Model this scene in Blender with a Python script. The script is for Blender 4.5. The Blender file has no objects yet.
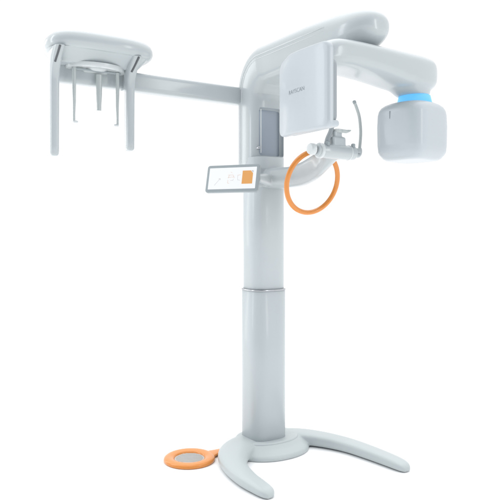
import bpy, bmesh, math
from mathutils import Vector, Matrix
C = bpy.context.scene
COL = C.collection
PI = math.pi

# ---------------------------------------------------------------- camera
cam_d = bpy.data.cameras.new('camera')
cam = bpy.data.objects.new('camera', cam_d); COL.objects.link(cam)
cam.location = (-0.088, -3.3, 1.13)
cam.rotation_euler = (PI/2, 0, 0)
cam_d.sensor_width = 36; cam_d.lens = 45.86
cam_d.shift_y = -0.04
cam_d.clip_start = 0.05; cam_d.clip_end = 300
C.camera = cam

# ---------------------------------------------------------------- studio surround (white sweep behind, dimmer studio in front)
w = bpy.data.worlds.new('World'); C.world = w; w.use_nodes = True
nt = w.node_tree; nt.nodes.clear()
out = nt.nodes.new('ShaderNodeOutputWorld'); bg = nt.nodes.new('ShaderNodeBackground')
tc = nt.nodes.new('ShaderNodeTexCoord'); sp = nt.nodes.new('ShaderNodeSeparateXYZ')
rmp = nt.nodes.new('ShaderNodeValToRGB')
mr = nt.nodes.new('ShaderNodeMapRange'); mr.inputs[1].default_value = -1; mr.inputs[2].default_value = 1
nt.links.new(tc.outputs['Generated'], sp.inputs[0]); nt.links.new(sp.outputs['Y'], mr.inputs[0])
up = nt.nodes.new('ShaderNodeMapRange'); up.inputs[1].default_value = 0.45; up.inputs[2].default_value = 1.0; up.inputs[4].default_value = 1.35
nt.links.new(sp.outputs['Z'], up.inputs[0])
ad = nt.nodes.new('ShaderNodeVectorMath'); ad.operation = 'ADD'
nt.links.new(mr.outputs[0], rmp.inputs[0]); nt.links.new(rmp.outputs[0], ad.inputs[0]); nt.links.new(up.outputs[0], ad.inputs[1])
nt.links.new(ad.outputs[0], bg.inputs[0]); nt.links.new(bg.outputs[0], out.inputs[0])
e = rmp.color_ramp.elements
e[0].position = 0.10; e[0].color = (0.26, 0.29, 0.33, 1)
e[1].position = 0.56; e[1].color = (1, 1, 1, 1)
bg.inputs[1].default_value = 1.06

def area(name, loc, target, size, size_y, radiance, col=(1, 1, 1)):
    d = bpy.data.lights.new(name, 'AREA'); d.shape = 'RECTANGLE'; d.size = size; d.size_y = size_y
    d.energy = radiance * size * size_y * PI; d.color = col
    o = bpy.data.objects.new(name, d); COL.objects.link(o); o.location = loc
    o.rotation_euler = (Vector(target) - Vector(loc)).to_track_quat('-Z', 'Y').to_euler()
    return o
area('softbox_strip_right', (3.2, -2.6, 2.3), (0, 0, 1.2), 0.5, 2.2, 6.0, (1, 0.98, 0.96))
area('softbox_strip_left', (-3.4, -0.6, 2.6), (0, 0, 1.2), 0.5, 2.6, 5.0, (0.95, 0.98, 1))
area('softbox_rim_left', (-2.7, 1.3, 1.7), (0, 0, 1.5), 0.22, 2.4, 4.0, (1, 1, 1))

C.view_settings.view_transform = 'Standard'; C.view_settings.look = 'None'
C.view_settings.exposure = 0; C.view_settings.gamma = 1

# ---------------------------------------------------------------- materials
def mat(name, col, rough=0.35, metal=0.0, coat=0.0, emit=None, es=0.0, var=0.0, spec=0.5, bump=0.0):
    m = bpy.data.materials.new(name); m.use_nodes = True
    n = m.node_tree; b = n.nodes['Principled BSDF']
    b.inputs['Base Color'].default_value = (*col, 1)
    b.inputs['Roughness'].default_value = rough; b.inputs['Metallic'].default_value = metal
    b.inputs['Coat Weight'].default_value = coat; b.inputs['Coat Roughness'].default_value = 0.12
    b.inputs['Specular IOR Level'].default_value = spec
    if emit: b.inputs['Emission Color'].default_value = (*emit, 1); b.inputs['Emission Strength'].default_value = es
    if var or bump:
        t = n.nodes.new('ShaderNodeTexCoord')
        no = n.nodes.new('ShaderNodeTexNoise'); no.inputs['Scale'].default_value = 3.5; no.inputs['Detail'].default_value = 6
        n.links.new(t.outputs['Object'], no.inputs['Vector'])
        if var:
            r = n.nodes.new('ShaderNodeMapRange')
            r.inputs[3].default_value = rough - var; r.inputs[4].default_value = rough + var
            n.links.new(no.outputs['Fac'], r.inputs[0]); n.links.new(r.outputs[0], b.inputs['Roughness'])
        if bump:
            n2 = n.nodes.new('ShaderNodeTexNoise'); n2.inputs['Scale'].default_value = 900
            n.links.new(t.outputs['Object'], n2.inputs['Vector'])
            bp = n.nodes.new('ShaderNodeBump'); bp.inputs['Strength'].default_value = bump; bp.inputs['Distance'].default_value = 0.0004
            n.links.new(n2.outputs['Fac'], bp.inputs['Height']); n.links.new(bp.outputs[0], b.inputs['Normal'])
    return m
M = dict(
    paint=mat('pale grey lacquered plastic', (0.462, 0.505, 0.522), 0.30, coat=0.5, var=0.05, bump=0.05),
    column=mat('satin grey column lacquer', (0.495, 0.542, 0.562), 0.38, coat=0.25, var=0.05, bump=0.04),
    base=mat('satin grey base lacquer', (0.47, 0.515, 0.525), 0.42, coat=0.15, var=0.05, bump=0.06),
    panel=mat('cool white panel plastic', (0.475, 0.522, 0.552), 0.36, coat=0.25, var=0.04, bump=0.05),
    housing=mat('mid grey housing plastic', (0.31, 0.345, 0.365), 0.45, var=0.04),
    inner=mat('brushed blue grey metal', (0.36, 0.41, 0.47), 0.38, metal=0.6, var=0.05),
    chrome=mat('polished steel', (0.45, 0.47, 0.49), 0.22, metal=1.0),
    white=mat('white plastic', (0.60, 0.635, 0.645), 0.3, coat=0.3),
    trans=mat('pale acrylic', (0.46, 0.50, 0.50), 0.25, coat=0.4),
    pad=mat('pale ribbed rubber', (0.50, 0.50, 0.49), 0.55, var=0.05),
    rubber=mat('dark grey rubber', (0.10, 0.11, 0.12), 0.6),
    orange=mat('orange glossy plastic', (0.72, 0.25, 0.035), 0.30, coat=0.5, var=0.05),
    bezel=mat('grey screen bezel', (0.32, 0.365, 0.385), 0.4),
    glass=mat('lit screen', (0.45, 0.45, 0.45), 0.2, emit=(0.93, 0.96, 1.0), es=0.50),
    s_or=mat('lit orange screen tile', (0.50, 0.24, 0.07), 0.3, emit=(1.0, 0.50, 0.16), es=0.28),
    s_gr=mat('grey screen drawing', (0.55, 0.53, 0.52), 0.4),
    s_rd=mat('faint orange screen drawing', (0.75, 0.50, 0.36), 0.4),
    blue=mat('lit blue ring', (0.03, 0.14, 0.28), 0.4, emit=(0.13, 0.48, 0.85), es=1.0),
    text=mat('grey printed lettering', (0.26, 0.29, 0.32), 0.45),
    floor=mat('white seamless floor', (0.93, 0.93, 0.93), 0.9, spec=0.0),
)

# ---------------------------------------------------------------- helpers
def V(u, v, z): return Vector((u, -v, z))     # u: machine's right, v: machine's front, z: up

def finish(name, bm, m, parent, angle=40):
    bmesh.ops.recalc_face_normals(bm, faces=bm.faces)
    me = bpy.data.meshes.new(name); bm.to_mesh(me); bm.free()
    me.materials.append(m)
    for p in me.polygons: p.use_smooth = True
    me.set_sharp_from_angle(angle=math.radians(angle))
    o = bpy.data.objects.new(name, me); COL.objects.link(o)
    if parent: o.parent = parent
    return o

def ring(c, A, B, ra, rb, n=2.0, N=48):
    pts = []
    for i in range(N):
        t = 2*PI*i/N; ct, st = math.cos(t), math.sin(t)
        a = math.copysign(abs(ct)**(2/n), ct); b = math.copysign(abs(st)**(2/n), st)
        pts.append(c + A*(a*ra) + B*(b*rb))
    return pts

def loft(bm, rings, cap=True):
    vs = [[bm.verts.new(p) for p in r] for r in rings]
    N = len(vs[0])
    for i in range(len(vs)-1):
        for j in range(N):
            bm.faces.new((vs[i][j], vs[i][(j+1) % N], vs[i+1][(j+1) % N], vs[i+1][j]))
    if cap:
        for r in (vs[0], vs[-1]):
            c = sum((v.co for v in r), Vector())/N
            cv = bm.verts.new(c)
            for j in range(N): bm.faces.new((r[j], r[(j+1) % N], cv))

def tube(bm, pts, rad, N=20, ex=2.0, up=Vector((0, 0, 1)), rb=None, closed=False):
    """swept tube with round ends; rad / rb: number or list"""
    n = len(pts); rings = []
    g = lambda r, i: r[i] if isinstance(r, (list, tuple)) else r
    for i, p in enumerate(pts):
        if closed: t = pts[(i+1) % n]-pts[i-1]
        else: t = pts[min(i+1, n-1)]-pts[max(i-1, 0)]
        t.normalize()
        A = up - t*up.dot(t)
        if A.length < 1e-4: A = Vector((1, 0, 0))
        A.normalize(); B = t.cross(A)
        r1 = g(rad, i); r2 = g(rb, i) if rb is not None else r1
        rings.append(ring(p, A, B, r1, r2, ex, N))
    if closed:
        rings.append(rings[0]); loft(bm, rings, cap=False); bmesh.ops.remove_doubles(bm, verts=bm.verts, dist=1e-6)
    else: loft(bm, rings)

def smoothpath(ctrl, n=10):
    """Catmull-Rom through tuples of any length"""
    P = [ctrl[0]] + list(ctrl) + [ctrl[-1]]; out = []
    for i in range(1, len(P)-2):
        for k in range(n):
            t = k/n
            out.append(tuple(0.5*(2*b + (c-a)*t + (2*a-5*b+4*c-d)*t*t + (3*b-a-3*c+d)*t**3)
                             for a, b, c, d in zip(P[i-1], P[i], P[i+1], P[i+2])))
    out.append(tuple(ctrl[-1])); return out

def rounded_ends(samples, e):
    """samples: list of (pos Vector, scale) -> adds half-round shrink at both ends over length e"""
    return samples

def box(bm, c, hu, hv, hz, r=0.0, seg=3, rot=None):
    mtx = Matrix.Translation(c) @ (rot.to_4x4() if rot else Matrix.Identity(4)) @ Matrix.Diagonal((2*hu, 2*hv, 2*hz, 1))
    res = bmesh.ops.create_cube(bm, size=1, matrix=mtx)
    if r > 0:
        vs = set(res['verts']); ed = [e_ for e_ in bm.edges if e_.verts[0] in vs and e_.verts[1] in vs]
        bmesh.ops.bevel(bm, geom=ed, offset=r, segments=seg, affect='EDGES', profile=0.5)

def slab(bm, outline, layers, f):
    """outline: dense CCW 2-D points; layers: (t, inset) pairs; f(a, b, t) -> Vector"""
    n = len(outline); nrm = []
    for i in range(n):
        a = Vector(outline[i-1]); b = Vector(outline[(i+1) % n]); d = (b-a).normalized()
        nrm.append(Vector((-d.y, d.x)))
    rings = [[f(outline[i][0]+nrm[i].x*ins, outline[i][1]+nrm[i].y*ins, t) for i in range(n)] for t, ins in layers]
    loft(bm, rings)

def roundpoly(pts, radii, seg=8):
    out = []; n = len(pts)
    for i in range(n):
        p = Vector(pts[i]); a = (Vector(pts[i-1])-p); b = (Vector(pts[(i+1) % n])-p)
        r = radii[i] if isinstance(radii, (list, tuple)) else radii
        if r <= 0: out.append(tuple(p)); continue
        an, bn = a.normalized(), b.normalized()
        half = an.angle(bn)/2; L = min(r/math.tan(half), a.length*0.49, b.length*0.49); r_ = L*math.tan(half)
        p1, p2 = p+an*L, p+bn*L; c = p+(an+bn).normalized()*(r_/math.sin(half))
        v1, v2 = p1-c, p2-c; ang = v1.angle_signed(v2)
        for k in range(seg+1):
            q = v1.copy(); q.rotate(Matrix.Rotation(-ang*k/seg, 2)); out.append(tuple(c+q))
    return out

def edge_layers(t0, t1, r, k=5, r0=None):
    """rounded edge at both sides"""
    L = []; r0 = r if r0 is None else r0
    for i in range(k+1):
        a = PI/2*i/k; L.append((t0+r0*(1-math.sin(a)) if False else t0 + r0*(1-math.cos(PI/2-(PI/2-a))) , r0*(1-math.sin(a))))
    for i in range(k+1):
        a = PI/2*(1-i/k); L.append((t1-r*(1-math.cos(a)), r*(1-math.sin(a))))
    return L

def fuse(name, bm, m, parent, voxel=0.004, smooth=6, factor=0.6, angle=180):
    """weld overlapping closed shells into one skin with soft fillets"""
    me = bpy.data.meshes.new(name+'_src'); bmesh.ops.recalc_face_normals(bm, faces=bm.faces); bm.to_mesh(me); bm.free()
    o = bpy.data.objects.new(name+'_src', me); COL.objects.link(o)
    r = o.modifiers.new('r', 'REMESH'); r.mode = 'VOXEL'; r.voxel_size = voxel
    s = o.modifiers.new('s', 'SMOOTH'); s.factor = factor; s.iterations = smooth
    dg = bpy.context.evaluated_depsgraph_get(); dg.update()
    me2 = bpy.data.meshes.new_from_object(o.evaluated_get(dg))
    bpy.data.objects.remove(o); bpy.data.meshes.remove(me)
    me2.name = name; me2.materials.clear(); me2.materials.append(m)
    for p in me2.polygons: p.use_smooth = True
    o = bpy.data.objects.new(name, me2); COL.objects.link(o); o.parent = parent
    return o

def cut(o, bm):
    """boolean difference, baked"""
    me = bpy.data.meshes.new('cut'); bmesh.ops.recalc_face_normals(bm, faces=bm.faces); bm.to_mesh(me); bm.free()
    k = bpy.data.objects.new('cut', me); COL.objects.link(k); k.parent = o.parent
    b = o.modifiers.new('b', 'BOOLEAN'); b.operation = 'DIFFERENCE'; b.object = k; b.solver = 'EXACT'
    dg = bpy.context.evaluated_depsgraph_get(); dg.update()
    new = bpy.data.meshes.new_from_object(o.evaluated_get(dg)); o.modifiers.clear(); o.data = new
    bpy.data.objects.remove(k); bpy.data.meshes.remove(me)
    for p in new.polygons: p.use_smooth = True
    new.set_sharp_from_angle(angle=math.radians(35))

UX, VX, ZX = Vector((1, 0, 0)), Vector((0, -1, 0)), Vector((0, 0, 1))

# ---------------------------------------------------------------- floor
bm = bmesh.new()
bmesh.ops.create_grid(bm, x_segments=1, y_segments=1, size=60)
fl = finish('floor', bm, M['floor'], None); fl['kind'] = 'structure'

# ================================================================ THE MACHINE
root = bpy.data.objects.new('dental_xray_machine', None); COL.objects.link(root)
root.rotation_euler = (0, 0, math.radians(31.5)); root.empty_display_size = 0.2
root['label'] = 'pale grey panoramic dental x-ray machine standing on a column with two curved feet'
root['category'] = 'x-ray machine'

# ---- base: collar + two curved legs, one skin
bm = bmesh.new()
LEFT_LEG = [(-0.06, -0.02, 0.075, 0.036), (-0.165, 0.02, 0.086, 0.036), (-0.253, 0.092, 0.077, 0.033), (-0.313, 0.21, 0.058, 0.028),
            (-0.338, 0.35, 0.048, 0.026), (-0.336, 0.45, 0.042, 0.023), (-0.330, 0.512, 0.035, 0.018), (-0.327, 0.535, 0.018, 0.009)]
RIGHT_LEG = [(0.06, -0.03, 0.070, 0.036), (0.18, 0.02, 0.066, 0.034), (0.268, 0.115, 0.060, 0.031), (0.330, 0.25, 0.053, 0.028),
             (0.357, 0.40, 0.047, 0.026), (0.372, 0.54, 0.042, 0.023), (0.376, 0.60, 0.035, 0.018), (0.377, 0.622, 0.018, 0.009)]
for s, ctrl in ((1, LEFT_LEG), (1, RIGHT_LEG)):
    P = smoothpath(ctrl, 6)
    pts = [V(s*p[0], p[1], p[3]+0.002) for p in P]
    n = len(pts); rings = []
    for i, p in enumerate(pts):
        t = pts[min(i+1, n-1)]-pts[max(i-1, 0)]; t.z = 0; t.normalize()
        B = Vector((-t.y, t.x, 0))
        rings.append(ring(p, B, ZX, P[i][2], P[i][3], 3.2, 40))
    loft(bm, rings)
R = []
for z, a, b in [(0.0, 0.216, 0.194), (0.010, 0.220, 0.198), (0.025, 0.213, 0.188), (0.045, 0.188, 0.152), (0.062, 0.168, 0.13)]:
    R.append(ring(V(0, 0.0, z), UX, VX, a, b, 2.2, 64))
loft(bm, R)
base = fuse('base', bm, M['base'], root, 0.004, 10)
bm = bmesh.new()
R = [ring(V(0, 0, z), UX, VX, a, b, 2.2, 64) for z, a, b in
     [(0.050, 0.169, 0.131), (0.064, 0.168, 0.130), (0.068, 0.165, 0.127), (0.069, 0.160, 0.122), (0.069, 0.12, 0.1)]]
loft(bm, R); finish('collar', bm, M['base'], base, 50)

# ---- columns
def column(name, z0, z1, a, b, ex, m):
    bm = bmesh.new()
    loft(bm, [ring(V(-0.016, -0.008, z), UX, VX, a-i, b-i, ex, 96) for z, i in [(z0, 0.002), (z0+0.002, 0), (z1-0.002, 0), (z1, 0.002)]])
    return finish(name, bm, m, root, 50)
column('lower_column', 0.055, 0.820, 0.103, 0.094, 3.1, M['column'])
column('column_ring', 0.820, 0.829, 0.1053, 0.0963, 3.1, M['chrome'])
column('upper_column', 0.829, 1.50, 0.097, 0.088, 3.1, M['column'])

# ---- carriage: upright, bend and overhead arm in one loft
def carriage_sections():
    S = []   # centre v, z, tangent angle (0 = up, 90deg = forward), half u, half thickness
    hv = 0.097
    for k in range(7):                                  # rounded bottom
        a = PI/2*k/6; S.append((-0.045, 1.435+0.045*(1-math.cos(a)), 0, 0.106-0.04*(1-math.sin(a)), hv-0.04*(1-math.sin(a))))
    for k in range(1, 8): S.append((-0.045, 1.49+0.33*k/8, 0, 0.106, hv))
    rc = 0.14
    for k in range(0, 17):
        a = PI/2*k/16; S.append((-0.045+rc*(1-math.cos(a)), 1.82+rc*math.sin(a), a, 0.106, hv + 0.012*math.sin(2*a)))
    v0 = -0.045+rc; z = 1.82+rc
    for k in range(1, 12): S.append((v0+(0.66-v0)*k/11, z+0.004*math.sin(PI*k/11)*0, PI/2, 0.106+0.002*k/11, hv))
    for k in range(1, 21):
        a = PI/2*k/20; sc = math.cos(a)
        S.append((0.66+0.185*math.sin(a), z+0.010*math.sin(a), PI/2, 0.108*max(sc, 0.02)**0.62, (hv-0.019*math.sin(a))*max(sc, 0.02)**0.55))
    return S
SEC = carriage_sections()
bm = bmesh.new(); rings = []
for v, z, a, hu, ht in SEC:
    n_out = V(0, -math.cos(a), math.sin(a))             # outward (back, then up)
    rings.append(ring(V(-0.008 if a < 1.5 else -0.008*max(0, 1-v/.6), v, z), UX, n_out, hu, ht, 3.6 if v < .45 else 3.6-1.4*min(1, (v-.45)/.25), 96))
loft(bm, rings)
carriage = finish('carriage', bm, M['paint'], root, 60)
# recess in the front for the slide
bm = bmesh.new()
box(bm, V(0.002, 0.06, 1.63), 0.080, 0.055, 0.122, 0.014)
cut(carriage, bm)
bm = bmesh.new()
R = [ring(V(0.005, -0.014, z), UX, VX, 0.083, 0.024, 3.5, 64) for z in (1.512, 1.748)]
loft(bm, R); finish('slide_panel', bm, M['inner'], carriage)
# cover seam along the upper edge, its highlight painted as white tubes, both sides
for s in (-1, 1):
    for fr_, r_, mm in ((0.40, 0.0032, 'white'), (0.22, 0.0022, 'white')):
        bm = bmesh.new(); pts = []; rr = []
        sec = SEC[4:-21]; ne = len(sec)
        for i, (v, z, a, hu, ht) in enumerate(sec):
            off = ht*fr_; k = (1-fr_**3.6)**(1/3.6)
            uc = -0.008 if a < 1.5 else -0.008*max(0, 1-v/.6)
            pts.append(V(uc+s*(hu*k-0.0003), v-math.cos(a)*off, z+math.sin(a)*off))
            rr.append(r_*min(1, (ne-i)/6, (i+1)/4))
        tube(bm, pts, rr, 12, up=UX)
        finish('seam_highlight', bm, M[mm], carriage)
# small screw knob and white strip along the recess lip
bm = bmesh.new(); R = [ring(V(-0.083, v, 1.545), UX, ZX, r, r, 2, 20) for v, r in ((0.03, 0.008), (0.056, 0.008), (0.059, 0.006), (0.060, 0.003))]
loft(bm, R); finish('screw_cap', bm, M['chrome'], carriage)
bm = bmesh.new(); tube(bm, [V(-0.071, 0.0535, 1.52), V(-0.071, 0.0535, 1.74)], 0.0028, 10); finish('edge_strip', bm, M['white'], carriage)

# ---- cephalometric arm
bm = bmesh.new()
R = [ring(V(u, -0.112, 1.829+dz), VX, ZX, hv*k, hz*k, 5, 40) for u, hv, hz, dz, k in
     [(-0.06, 0.034, 0.045, 0, 1), (-0.12, 0.034, 0.045, 0, 1), (-0.5, 0.034, 0.0445, 0.002, 1), (-0.74, 0.034, 0.044, 0.004, 1)]]
loft(bm, R)
ceph_arm = finish('cephalometric_arm', bm, M['paint'], root)

# ---- cephalometric head
cu, cv = -0.865, -0.075
bm = bmesh.new()
prof = [(1.917, 0.219, 0.118), (1.919, 0.227, 0.127), (1.927, 0.236, 0.137), (1.942, 0.242, 0.143), (1.958, 0.2415, 0.1425), (1.974, 0.235, 0.137),
        (1.986, 0.222, 0.126), (1.994, 0.202, 0.108), (1.998, 0.17, 0.085), (1.999, 0.09, 0.05)]
loft(bm, [ring(V(cu, cv, z), UX, VX, a, b, 3.0, 96) for z, a, b in prof])
head = finish('cephalometric_head', bm, M['paint'], root, 50)
bm = bmesh.new()
prof = [(1.920, 0.226, 0.116, 0.0), (1.905, 0.214, 0.102, -0.004), (1.878, 0.190, 0.080, -0.018), (1.870, 0.184, 0.074, -0.020), (1.868, 0.172, 0.066, -0.020)]
loft(bm, [ring(V(cu-0.012, cv+dv, z), UX, VX, a, b, 4.0, 96) for z, a, b, dv in prof])
finish('underside_housing', bm, M['paint'], head, 50)
bm = bmesh.new()
loft(bm, [ring(V(cu-0.012+du, cv-0.058, 1.852), VX, ZX, a, b, 4.5, 48) for du, a, b in
          [(-0.176, 0.020, 0.045), (-0.172, 0.027, 0.053), (-0.160, 0.030, 0.057), (0.160, 0.030, 0.057), (0.172, 0.027, 0.053), (0.176, 0.020, 0.045)]])
finish('rear_beam', bm, M['paint'], head, 50)
for u, z1, nm in ((-1.077, 1.452, 'sensor_bar'), (-0.731, 1.497, 'collimator_bar')):
    bm = bmesh.new()
    R = [ring(V(u, cv+0.030, z), UX, VX, a, b, 3.5, 40) for z, a, b in
         [(z1, 0.010, 0.016), (z1+0.004, 0.0155, 0.022), (z1+0.012, 0.018, 0.0245), (z1+0.05, 0.0185, 0.025), (1.78, 0.0195, 0.026)]] + [ring(V(u+(0.006 if z > 1.9 else 0), cv+dv, z), UX, VX, a, b, 3.5, 40) for z, a, b, dv in [(1.82, 0.020, 0.030, 0.032), (1.85, 0.0215, 0.042, 0.038), (1.88, 0.023, 0.056, 0.044), (1.918, 0.024, 0.075, 0.048)]]
    loft(bm, R)
    bar = finish(nm, bm, M['paint'], head)
    bm = bmesh.new()
    box(bm, V(u+0.0188, cv+0.030, (z1+1.80)/2+0.01), 0.0012, 0.007, (1.78-z1)/2, 0.0008, 1)
    finish('groove_strip', bm, M['housing'], bar)
for u0, u1 in ((-1.075, -1.086), (-0.721, -0.741)):
    bm = bmesh.new()
    tube(bm, [V(u0, cv+0.122, 1.914), V(u0*0.5+u1*0.5, cv+0.1005, 1.882), V(u1, cv+0.080, 1.852)], 0.0042, 12, 4, up=UX, rb=0.005)
    finish('slot', bm, M['rubber'], head)
# turntable and head holders
bm = bmesh.new()
loft(bm, [ring(V(cu-0.012, cv-0.016, z), UX, VX, r, r*0.72, 2, 72) for z, r in ((1.875, 0.137), (1.862, 0.137), (1.857, 0.134), (1.855, 0.118), (1.858, 0.112), (1.858, 0.060), (1.852, 0.056), (1.850, 0.050))])
turn = finish('turntable', bm, M['white'], head)
bm = bmesh.new()
box(bm, V(-0.882, -0.062, 1.851), 0.112, 0.006, 0.0035, 0.002)
finish('holder_rail', bm, M['bezel'], head)
for u, s in ((-0.985, 1), (-0.784, -1)):
    bm = bmesh.new()
    pts = [V(u, -0.06, 1.855), V(u, -0.06, 1.76), V(u+0.001*s, -0.06, 1.70), V(u, -0.06, 1.65), V(u, -0.06, 1.612)]
    tube(bm, pts, [0.006, 0.006, 0.0055, 0.0048, 0.0048], 14, 3, up=VX, rb=[0.008, 0.008, 0.0065, 0.005, 0.005])
    rod = finish('ear_rod', bm, M['trans'], head)
    bm = bmesh.new()
    tube(bm, [V(u-0.004*s, -0.06, 1.613), V(u+0.012*s, -0.06, 1.613), V(u+0.017*s, -0.06, 1.613)], [0.0055, 0.0055, 0.003], 14)
    finish('ear_plug', bm, M['white'], rod)
bm = bmesh.new()
tube(bm, [V(-0.865, -0.08, 1.84), V(-0.865, -0.08, 1.75), V(-0.865, -0.08, 1.70), V(-0.865, -0.08, 1.676)], [0.014, 0.013, 0.010, 0.010], 16, 3, up=UX, rb=[0.011, 0.010, 0.008, 0.008])
rod = finish('nose_rest_rod', bm, M['trans'], head)

# ---- rotating arm (gantry) under the overhead arm
AV = 0.76
bm = bmesh.new()
G = smoothpath([(-0.31, 1.800, 0.070, 0.030), (-0.28, 1.806, 0.100, 0.045), (-0.22, 1.822, 0.112, 0.056), (-0.12, 1.828, 0.110, 0.056), (0.02, 1.822, 0.105, 0.062),
                (0.15, 1.812, 0.098, 0.072), (0.26, 1.806, 0.090, 0.077), (0.33, 1.808, 0.076, 0.068), (0.368, 1.812, 0.048, 0.046), (0.381, 1.815, 0.018, 0.018)], 6)
loft(bm, [ring(V(u, AV, z), VX, ZX, a, b, 3.5, 72) for u, z, a, b in G])
TU = 0.270
loft(bm, [ring(V(TU+du, AV, z), UX, VX, a, b, 2.2, 48) for z, a, b, du in
          [(1.714, 0.067, 0.067, 0), (1.728, 0.084, 0.072, -.012), (1.748, 0.104, 0.078, -.028), (1.772, 0.122, 0.082, -.044), (1.80, 0.130, 0.082, -.05)]])
gantry = fuse('rotating_arm', bm, M['paint'], root, 0.005, 16)
bm = bmesh.new()
loft(bm, [ring(V(0, 0.70, z), UX, VX, 0.055, 0.055, 2, 48) for z in (1.86, 1.90)])
finish('pivot', bm, M['rubber'], gantry)

# ---- tube head
hr = Matrix.Rotation(math.radians(9.5), 3, 'Z')
A, B = hr @ UX, hr @ VX
TC = 0.263
bm = bmesh.new()
prof = [(1.431, 0.05, 2.6), (1.431, 0.078, 3.4), (1.433, 0.088, 4.4), (1.440, 0.097, 5.2), (1.458, 0.1085, 5.6), (1.470, 0.1125, 5.8), (1.50, 0.1145, 6.0), (1.58, 0.1155, 6.0),
        (1.63, 0.1145, 5.6), (1.648, 0.1125, 5.0), (1.662, 0.107, 4.4), (1.672, 0.098, 3.6), (1.679, 0.086, 2.8), (1.683, 0.070, 2.2), (1.684, 0.05, 2)]
loft(bm, [ring(V(TC, AV, z), A, B, a*1.035, a*1.035, n, 120) for z, a, n in prof])
tube_head = finish('tube_head', bm, M['panel'], root, 55)
bm = bmesh.new()
loft(bm, [ring(V(TU+0.008, AV, z), UX, VX, r, r, 2.1, 64) for z, r in ((1.674, 0.075), (1.677, 0.0775), (1.690, 0.073), (1.715, 0.0675), (1.718, 0.064))])
finish('light_ring', bm, M['blue'], tube_head)
bm = bmesh.new()
dA, dB = -A, B       # face normals toward the camera
pface = V(TC, AV, 1.624) - A*0.1188 - B*0.030
box(bm, pface, 0.0016, 0.0009, 0.016, 0, rot=hr); finish('indicator_slit', bm, M['text'], tube_head)

# ---- sensor panel
bm = bmesh.new()
ol = roundpoly([(0.613, 1.508), (0.935, 1.508), (0.935, 1.828), (0.70, 1.828), (0.613, 1.800)], [0.022, 0.024, 0.03, 0.12, 0.045], 8)
dense = []
for i in range(len(ol)):
    a, b = Vector(ol[i-1]), Vector(ol[i]); n = max(1, int((b-a).length/0.012))
    dense += [tuple(a.lerp(b, k/n)) for k in range(1, n+1)]
def pf(a, b, t):      # face bows gently outwards
    x = (a-0.774)/0.162; bow = 0.014*(1-x*x)
    return V(-0.338 - bow*(1 if t < -0.0 else 0.3) + t + 0.010, a, b)
bm2 = bm
lay = [(-0.012, 0.150), (-0.012, 0.10), (-0.012, 0.05), (-0.012, 0.012)] + [(-0.012+0.008*(1-math.cos(PI/2*k/5)), 0.012*(1-math.sin(PI/2*k/5))) for k in range(1, 6)]
cx, cz = 0.774, 1.665
rings = [[pf(cx+(a-cx)*k, cz+(b-cz)*k, t) for a, b in dense] for k, t in
         [(0.15, -.012), (0.4, -.012), (0.65, -.012), (0.85, -.012), (0.955, -.012), (0.972, -.0112), (0.986, -.009), (0.996, -.0055), (1.0, -.001), (1.0, .010), (0.99, .012), (0.5, .012)]]
loft(bm, rings)
panel = finish('sensor_panel', bm, M['panel'], root, 40)
bm = bmesh.new()
ol = roundpoly([(0.640, 1.528), (0.912, 1.528), (0.912, 1.775), (0.640, 1.775)], 0.03, 8)
slab(bm, ol, edge_layers(-0.330, -0.276, 0.012, 5, 0.0001), lambda a, b, t: V(t, a, b))
finish('rear_housing', bm, M['housing'], panel)
bm = bmesh.new()
ol = roundpoly([(0.632, 1.514), (0.922, 1.514), (0.922, 1.540), (0.632, 1.540)], 0.012, 6)
slab(bm, ol, edge_layers(-0.332, -0.274, 0.011, 6, 0.0001), lambda a, b, t: V(t, a, b))
finish('bottom_lip', bm, M['panel'], panel)
# printed lettering on the face
cu_ = bpy.data.curves.new('lettering', 'FONT'); cu_.body = 'RAYSCAN'; cu_.size = 0.0232; cu_.extrude = 0.0002; cu_.offset = -0.0004; cu_.align_x = 'CENTER'
cu_.space_character = 1.05
to = bpy.data.objects.new('lettering', cu_); COL.objects.link(to)
to.rotation_euler = (PI/2, 0, 0)
dg = bpy.context.evaluated_depsgraph_get(); dg.update()
tm = bpy.data.meshes.new_from_object(to.evaluated_get(dg)); bpy.data.objects.remove(to)
for v in tm.vertices:
    a = 0.752 + v.co.x; x = (a-0.774)/0.162
    v.co = V(-0.338+0.010-0.012-0.014*(1-x*x)-0.0005-v.co.z*1, a, 1.664+v.co.y)
tm.materials.clear(); tm.materials.append(M['text'])
lo = bpy.data.objects.new('lettering', tm); COL.objects.link(lo); lo.parent = panel

# ---- patient support arm, curved blade reaching forward
bm = bmesh.new()
S = smoothpath([(0.0, 0.0, 1.392, 0.080, 0.050), (0.0, 0.12, 1.392, 0.070, 0.052), (0.0, 0.22, 1.388, 0.050, 0.052), (0.0, 0.32, 1.398, 0.036, 0.056),
                (0.0, 0.42, 1.425, 0.030, 0.058), (-0.01, 0.50, 1.450, 0.027, 0.048), (-0.015, 0.58, 1.470, 0.026, 0.028)], 6)
loft(bm, [ring(V(u, v, z), UX, ZX, a, b, 2.6, 40) for u, v, z, a, b in S])
# pod carrying the screen
loft(bm, [ring(p, ZX, VX, a, a, 2.2, 32) for p, a in ((V(0.0, 0.06, 1.385), 0.04), (V(-0.08, 0.12, 1.38), 0.032), (V(-0.15, 0.17, 1.38), 0.022), (V(-0.175, 0.19, 1.38), 0.018))])
# flange against the carriage
loft(bm, [ring(V(-0.012, -0.018, z), UX, VX, a, a*0.93, 3.4, 64) for z, a in ((1.338, 0.100), (1.346, 0.1055), (1.44, 0.1055), (1.455, 0.100))])
supp = fuse('patient_support_arm', bm, M['paint'], root, 0.004, 8)

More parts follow.
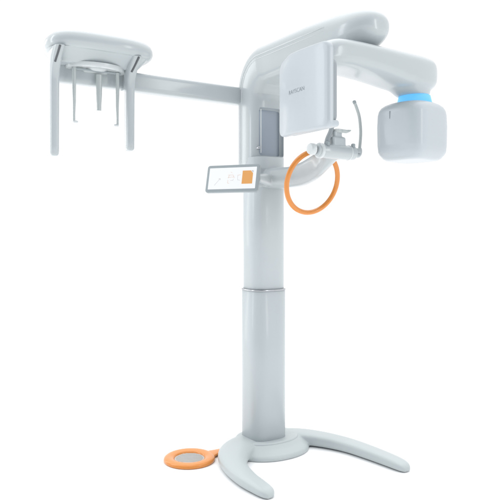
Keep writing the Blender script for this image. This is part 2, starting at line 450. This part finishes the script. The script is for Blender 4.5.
# ---- chin rest unit
bm = bmesh.new()
loft(bm, [ring(V(u, 0.60, 1.470), VX, ZX, r, r, 2, 40) for u, r in ((-0.142, 0.018), (-0.138, 0.026), (-0.11, 0.028), (-0.085, 0.031), (-0.05, 0.032), (0.045, 0.032), (0.066, 0.030), (0.074, 0.022), (0.077, 0.012))])
box(bm, V(-0.025, 0.60, 1.512), 0.036, 0.020, 0.024, 0.010)
box(bm, V(-0.028, 0.60, 1.540), 0.022, 0.014, 0.022, 0.008)
chin = fuse('chin_rest', bm, M['paint'], root, 0.0025, 4)
bm = bmesh.new()
loft(bm, [ring(V(u, 0.60, 1.474), VX, ZX, r, r, 2, 32) for u, r in ((-0.136, 0.014), (-0.150, 0.014))]); finish('knob_gap', bm, M['rubber'], chin)
bm = bmesh.new()
loft(bm, [ring(V(u, 0.60, 1.474), VX, ZX, r, r, 2, 32) for u, r in ((-0.150, 0.022), (-0.152, 0.0245), (-0.170, 0.0245), (-0.176, 0.021), (-0.177, 0.012))]); finish('adjusting_knob', bm, M['white'], chin)
bm = bmesh.new()   # chin cup with its lip
loft(bm, [ring(V(-0.022, 0.605, z), UX, VX, a, b, 2.3, 32) for z, a, b in ((1.552, 0.018, 0.014), (1.558, 0.024, 0.018), (1.566, 0.026, 0.018), (1.569, 0.020, 0.013))])
tube(bm, [V(-0.01, 0.61, 1.562), V(0.012, 0.615, 1.560), V(0.026, 0.618, 1.563), V(0.034, 0.62, 1.566)], [0.008, 0.008, 0.006, 0.003], 16, up=ZX, rb=[0.012, 0.012, 0.008, 0.004])
finish('chin_cup', bm, M['trans'], chin)
for u0, u1 in ((-0.128, -0.112), (0.032, 0.041)):
    bm = bmesh.new()
    loft(bm, [ring(V(u, 0.60, 1.470), VX, ZX, r, r, 2, 40) for u, r in ((u0, 0.029), (u0+0.002, 0.0332), (u1-0.002, 0.0332), (u1, 0.029))])
    finish('clamp_band', bm, M['white'], chin)
bm = bmesh.new()
P = smoothpath([(0.075, 0.60, 1.470), (0.092, 0.60, 1.462), (0.102, 0.600, 1.472), (0.104, 0.60, 1.495)], 5)
tube(bm, [V(*p) for p in P], [0.011]*(len(P)-3)+[0.0105, 0.0095, 0.008], 18, up=VX)
finish('rod_elbow', bm, M['paint'], chin)
for u in (-0.092, 0.050):
    bm = bmesh.new(); loft(bm, [ring(V(u, 0.618, z), UX, VX, r, r, 2, 20) for z, r in ((1.49, 0.009), (1.506, 0.009), (1.509, 0.006))]); finish('dial', bm, M['bezel'], chin)
bm = bmesh.new()
P = smoothpath([(0.100, 1.475), (0.106, 1.52), (0.109, 1.57), (0.102, 1.63), (0.087, 1.67), (0.072, 1.698)], 6)
tube(bm, [V(p[0], 0.60, p[1]) for p in P], 0.0068, 16, up=VX)
rod = finish('temple_rod', bm, M['trans'], chin)
bm = bmesh.new(); a, b = P[-1], P[-3]
d = Vector((a[0]-b[0], a[1]-b[1])).normalized()
tube(bm, [V(a[0]-d.x*0.006, 0.60, a[1]-d.y*0.006), V(a[0]+d.x*0.004, 0.60, a[1]+d.y*0.004), V(a[0]+d.x*0.007, 0.60, a[1]+d.y*0.007)], [0.0078, 0.0078, 0.004], 16, up=VX)
finish('rubber_tip', bm, M['bezel'], rod)
bm = bmesh.new(); box(bm, V(0.086, 0.60, 1.482), 0.020, 0.011, 0.011, 0.005); finish('rod_bracket', bm, M['paint'], rod)
bm = bmesh.new()
P = smoothpath([(-0.086, 1.480, 0.013), (-0.078, 1.52, 0.0115), (-0.060, 1.56, 0.010), (-0.050, 1.60, 0.010), (-0.050, 1.66, 0.009)], 6)
tube(bm, [V(p[0], 0.60, p[1]) for p in P], [p[2] for p in P], 18, up=VX)
finish('support_post', bm, M['housing'], chin)

# ---- orange handle ring
bm = bmesh.new(); tl = math.radians(17); pts = []
RA = UX; RB = V(0, math.sin(tl), math.cos(tl))
rc = V(-0.004, 0.395, 1.352)
for i in range(120):
    t = 2*PI*i/120; pts.append(rc + RA*(0.144*math.cos(t)) + RB*(0.146*math.sin(t)))
tube(bm, pts, 0.0118, 24, up=RA.cross(RB), closed=True)
finish('handle_ring', bm, M['orange'], root)
bm = bmesh.new()
tube(bm, [V(-0.004, 0.43, 1.47), V(-0.004, 0.437, 1.495)], [0.018, 0.014], 20, 3); finish('ring_clamp', bm, M['paint'], root)

# ---- touch screen
pr, pl = V(-0.199, 0.230, 1.378), V(-0.358, 0.015, 1.378)
ctr = (pr+pl)/2; X = (pr-pl).normalized(); Nn = Vector((X.y, -X.x, 0)); Nn.normalize()
if Nn.dot(V(-0.5, 0.85, 0)) < 0: Nn = -Nn
tlt = math.radians(15)
Y = ZX*math.cos(tlt) - Nn*math.sin(tlt); Zn = X.cross(Y)
hw, hh = 0.137, 0.069
bm = bmesh.new()
ol = roundpoly([(-hw, -hh), (hw, -hh), (hw, hh), (-hw, hh)], 0.013, 8)
slab(bm, ol, edge_layers(-0.020, 0.0, 0.004, 4, 0.006), lambda a, b, t: ctr + X*a + Y*b + Zn*t)
scr = finish('touch_screen', bm, M['bezel'], root)
bm = bmesh.new()
ol = roundpoly([(-hw+0.014, -hh+0.015), (hw-0.014, -hh+0.015), (hw-0.014, hh-0.015), (-hw+0.014, hh-0.015)], 0.002, 3)
slab(bm, ol, [(0.0002, 0), (0.0008, 0)], lambda a, b, t: ctr + X*a + Y*b + Zn*t)
disp = finish('display', bm, M['glass'], scr)
def on_screen(name, polys, m, t0=0.001):
    bm = bmesh.new()
    for p in polys:
        area2 = sum(p[i-1][0]*p[i][1]-p[i][0]*p[i-1][1] for i in range(len(p)))
        if area2 < 0: p = p[::-1]
        slab(bm, p, [(t0, 0), (t0+0.0004, 0)], lambda a, b, t: ctr + X*a + Y*b + Zn*t)
    return finish(name, bm, m, disp)
def ln(x0, y0, x1, y1, w_=0.0011):
    d = Vector((x1-x0, y1-y0)).normalized()*w_/2; n = Vector((-d.y, d.x))
    return [(x0-n.x, y0-n.y), (x1-n.x, y1-n.y), (x1+n.x, y1+n.y), (x0+n.x, y0+n.y)]
on_screen('orange_tile', [[(0.052, -0.030), (0.106, -0.030), (0.106, 0.022), (0.094, 0.036), (0.052, 0.036)]], M['s_or'])
on_screen('grey_tile', [[(0.097, 0.036), (0.107, 0.036), (0.107, 0.025)]], M['s_gr'])
on_screen('arrow_drawing', [ln(-0.09, -0.034, -0.062, 0.0), ln(-0.062, 0.0, -0.072, -0.002), ln(-0.062, 0.0, -0.061, -0.008)], M['s_gr'])
on_screen('bracket_drawing', [ln(0.028, 0.014, 0.030, -0.010), ln(0.030, -0.010, 0.042, -0.012)], M['s_gr'])
on_screen('jaw_drawing', [ln(-0.008, -0.012, 0.006, -0.012),
                          ln(0.006, -0.012, 0.006, -0.004)], M['s_gr'])
on_screen('tooth_drawing', [ln(-0.022, 0.016, 0.004, 0.016), ln(-0.016, 0.016, -0.020, 0.0), ln(-0.002, 0.026, -0.010, 0.032), ln(-0.022, 0.004, 0.010, 0.006),
                            ln(0.004, 0.016, 0.012, 0.0), ln(-0.020, -0.008, -0.022, -0.024), ln(0.028, 0.014, 0.044, 0.016), ln(-0.022, -0.024, -0.012, -0.026)], M['s_rd'])
bm = bmesh.new()
loft(bm, [ring(ctr + X*(hw-0.03) + Zn*t, X, Y, r, r, 2.4, 32) for t, r in ((-0.019, 0.030), (-0.034, 0.026), (-0.046, 0.020))])
finish('screen_mount', bm, M['paint'], scr)

# ================================================================ foot switch on the floor
fs = bpy.data.objects.new('foot_switch', None); COL.objects.link(fs); fs.empty_display_size = 0.1
fs.location = (-0.385, -0.175, 0); fs.scale = (0.945, 0.945, 0.945)
fs['label'] = 'flat orange ring shaped foot switch with grey centre on floor beside the machine base'
fs['category'] = 'foot switch'
bm = bmesh.new(); N = 96
prof = [(0.131, 0.002), (0.1335, 0.008), (0.132, 0.015), (0.124, 0.0215), (0.112, 0.0245), (0.098, 0.024), (0.086, 0.020), (0.079, 0.015), (0.0765, 0.003)]
vs = [[bm.verts.new((r*math.cos(2*PI*i/N), r*math.sin(2*PI*i/N), z)) for r, z in prof] for i in range(N)]
for i in range(N):
    for j in range(len(prof)):
        k = (j+1) % len(prof)
        bm.faces.new((vs[i][j], vs[(i+1) % N][j], vs[(i+1) % N][k], vs[i][k]))
fr = finish('pedal_ring', bm, M['orange'], fs, 60)
bm = bmesh.new()
loft(bm, [ring(Vector((0, 0, z)), UX, Vector((0, 1, 0)), r, r, 2, 64) for z, r in ((0.002, 0.078), (0.010, 0.078), (0.0115, 0.074))])
for k in range(-6, 7):
    y = k*0.0108; h = math.sqrt(0.070**2-y*y)
    if h > 0.012: box(bm, Vector((0, y, 0.0122)), h, 0.0027, 0.0016, 0.0008, 1)
finish('pedal_pad', bm, M['pad'], fs)
bm = bmesh.new()
P = smoothpath([(0.09, 0.045, 0.050, 0.010), (0.125, 0.075, 0.034, 0.010), (0.16, 0.098, 0.031, 0.009), (0.20, 0.118, 0.033, 0.008), (0.225, 0.128, 0.034, 0.008)], 5)
pts = [Vector((p[0], p[1], 0.013)) for p in P]
tube(bm, pts, [p[3] for p in P], 20, 2.6, up=ZX, rb=[p[2] for p in P])
finish('pedal_tongue', bm, M['orange'], fs)
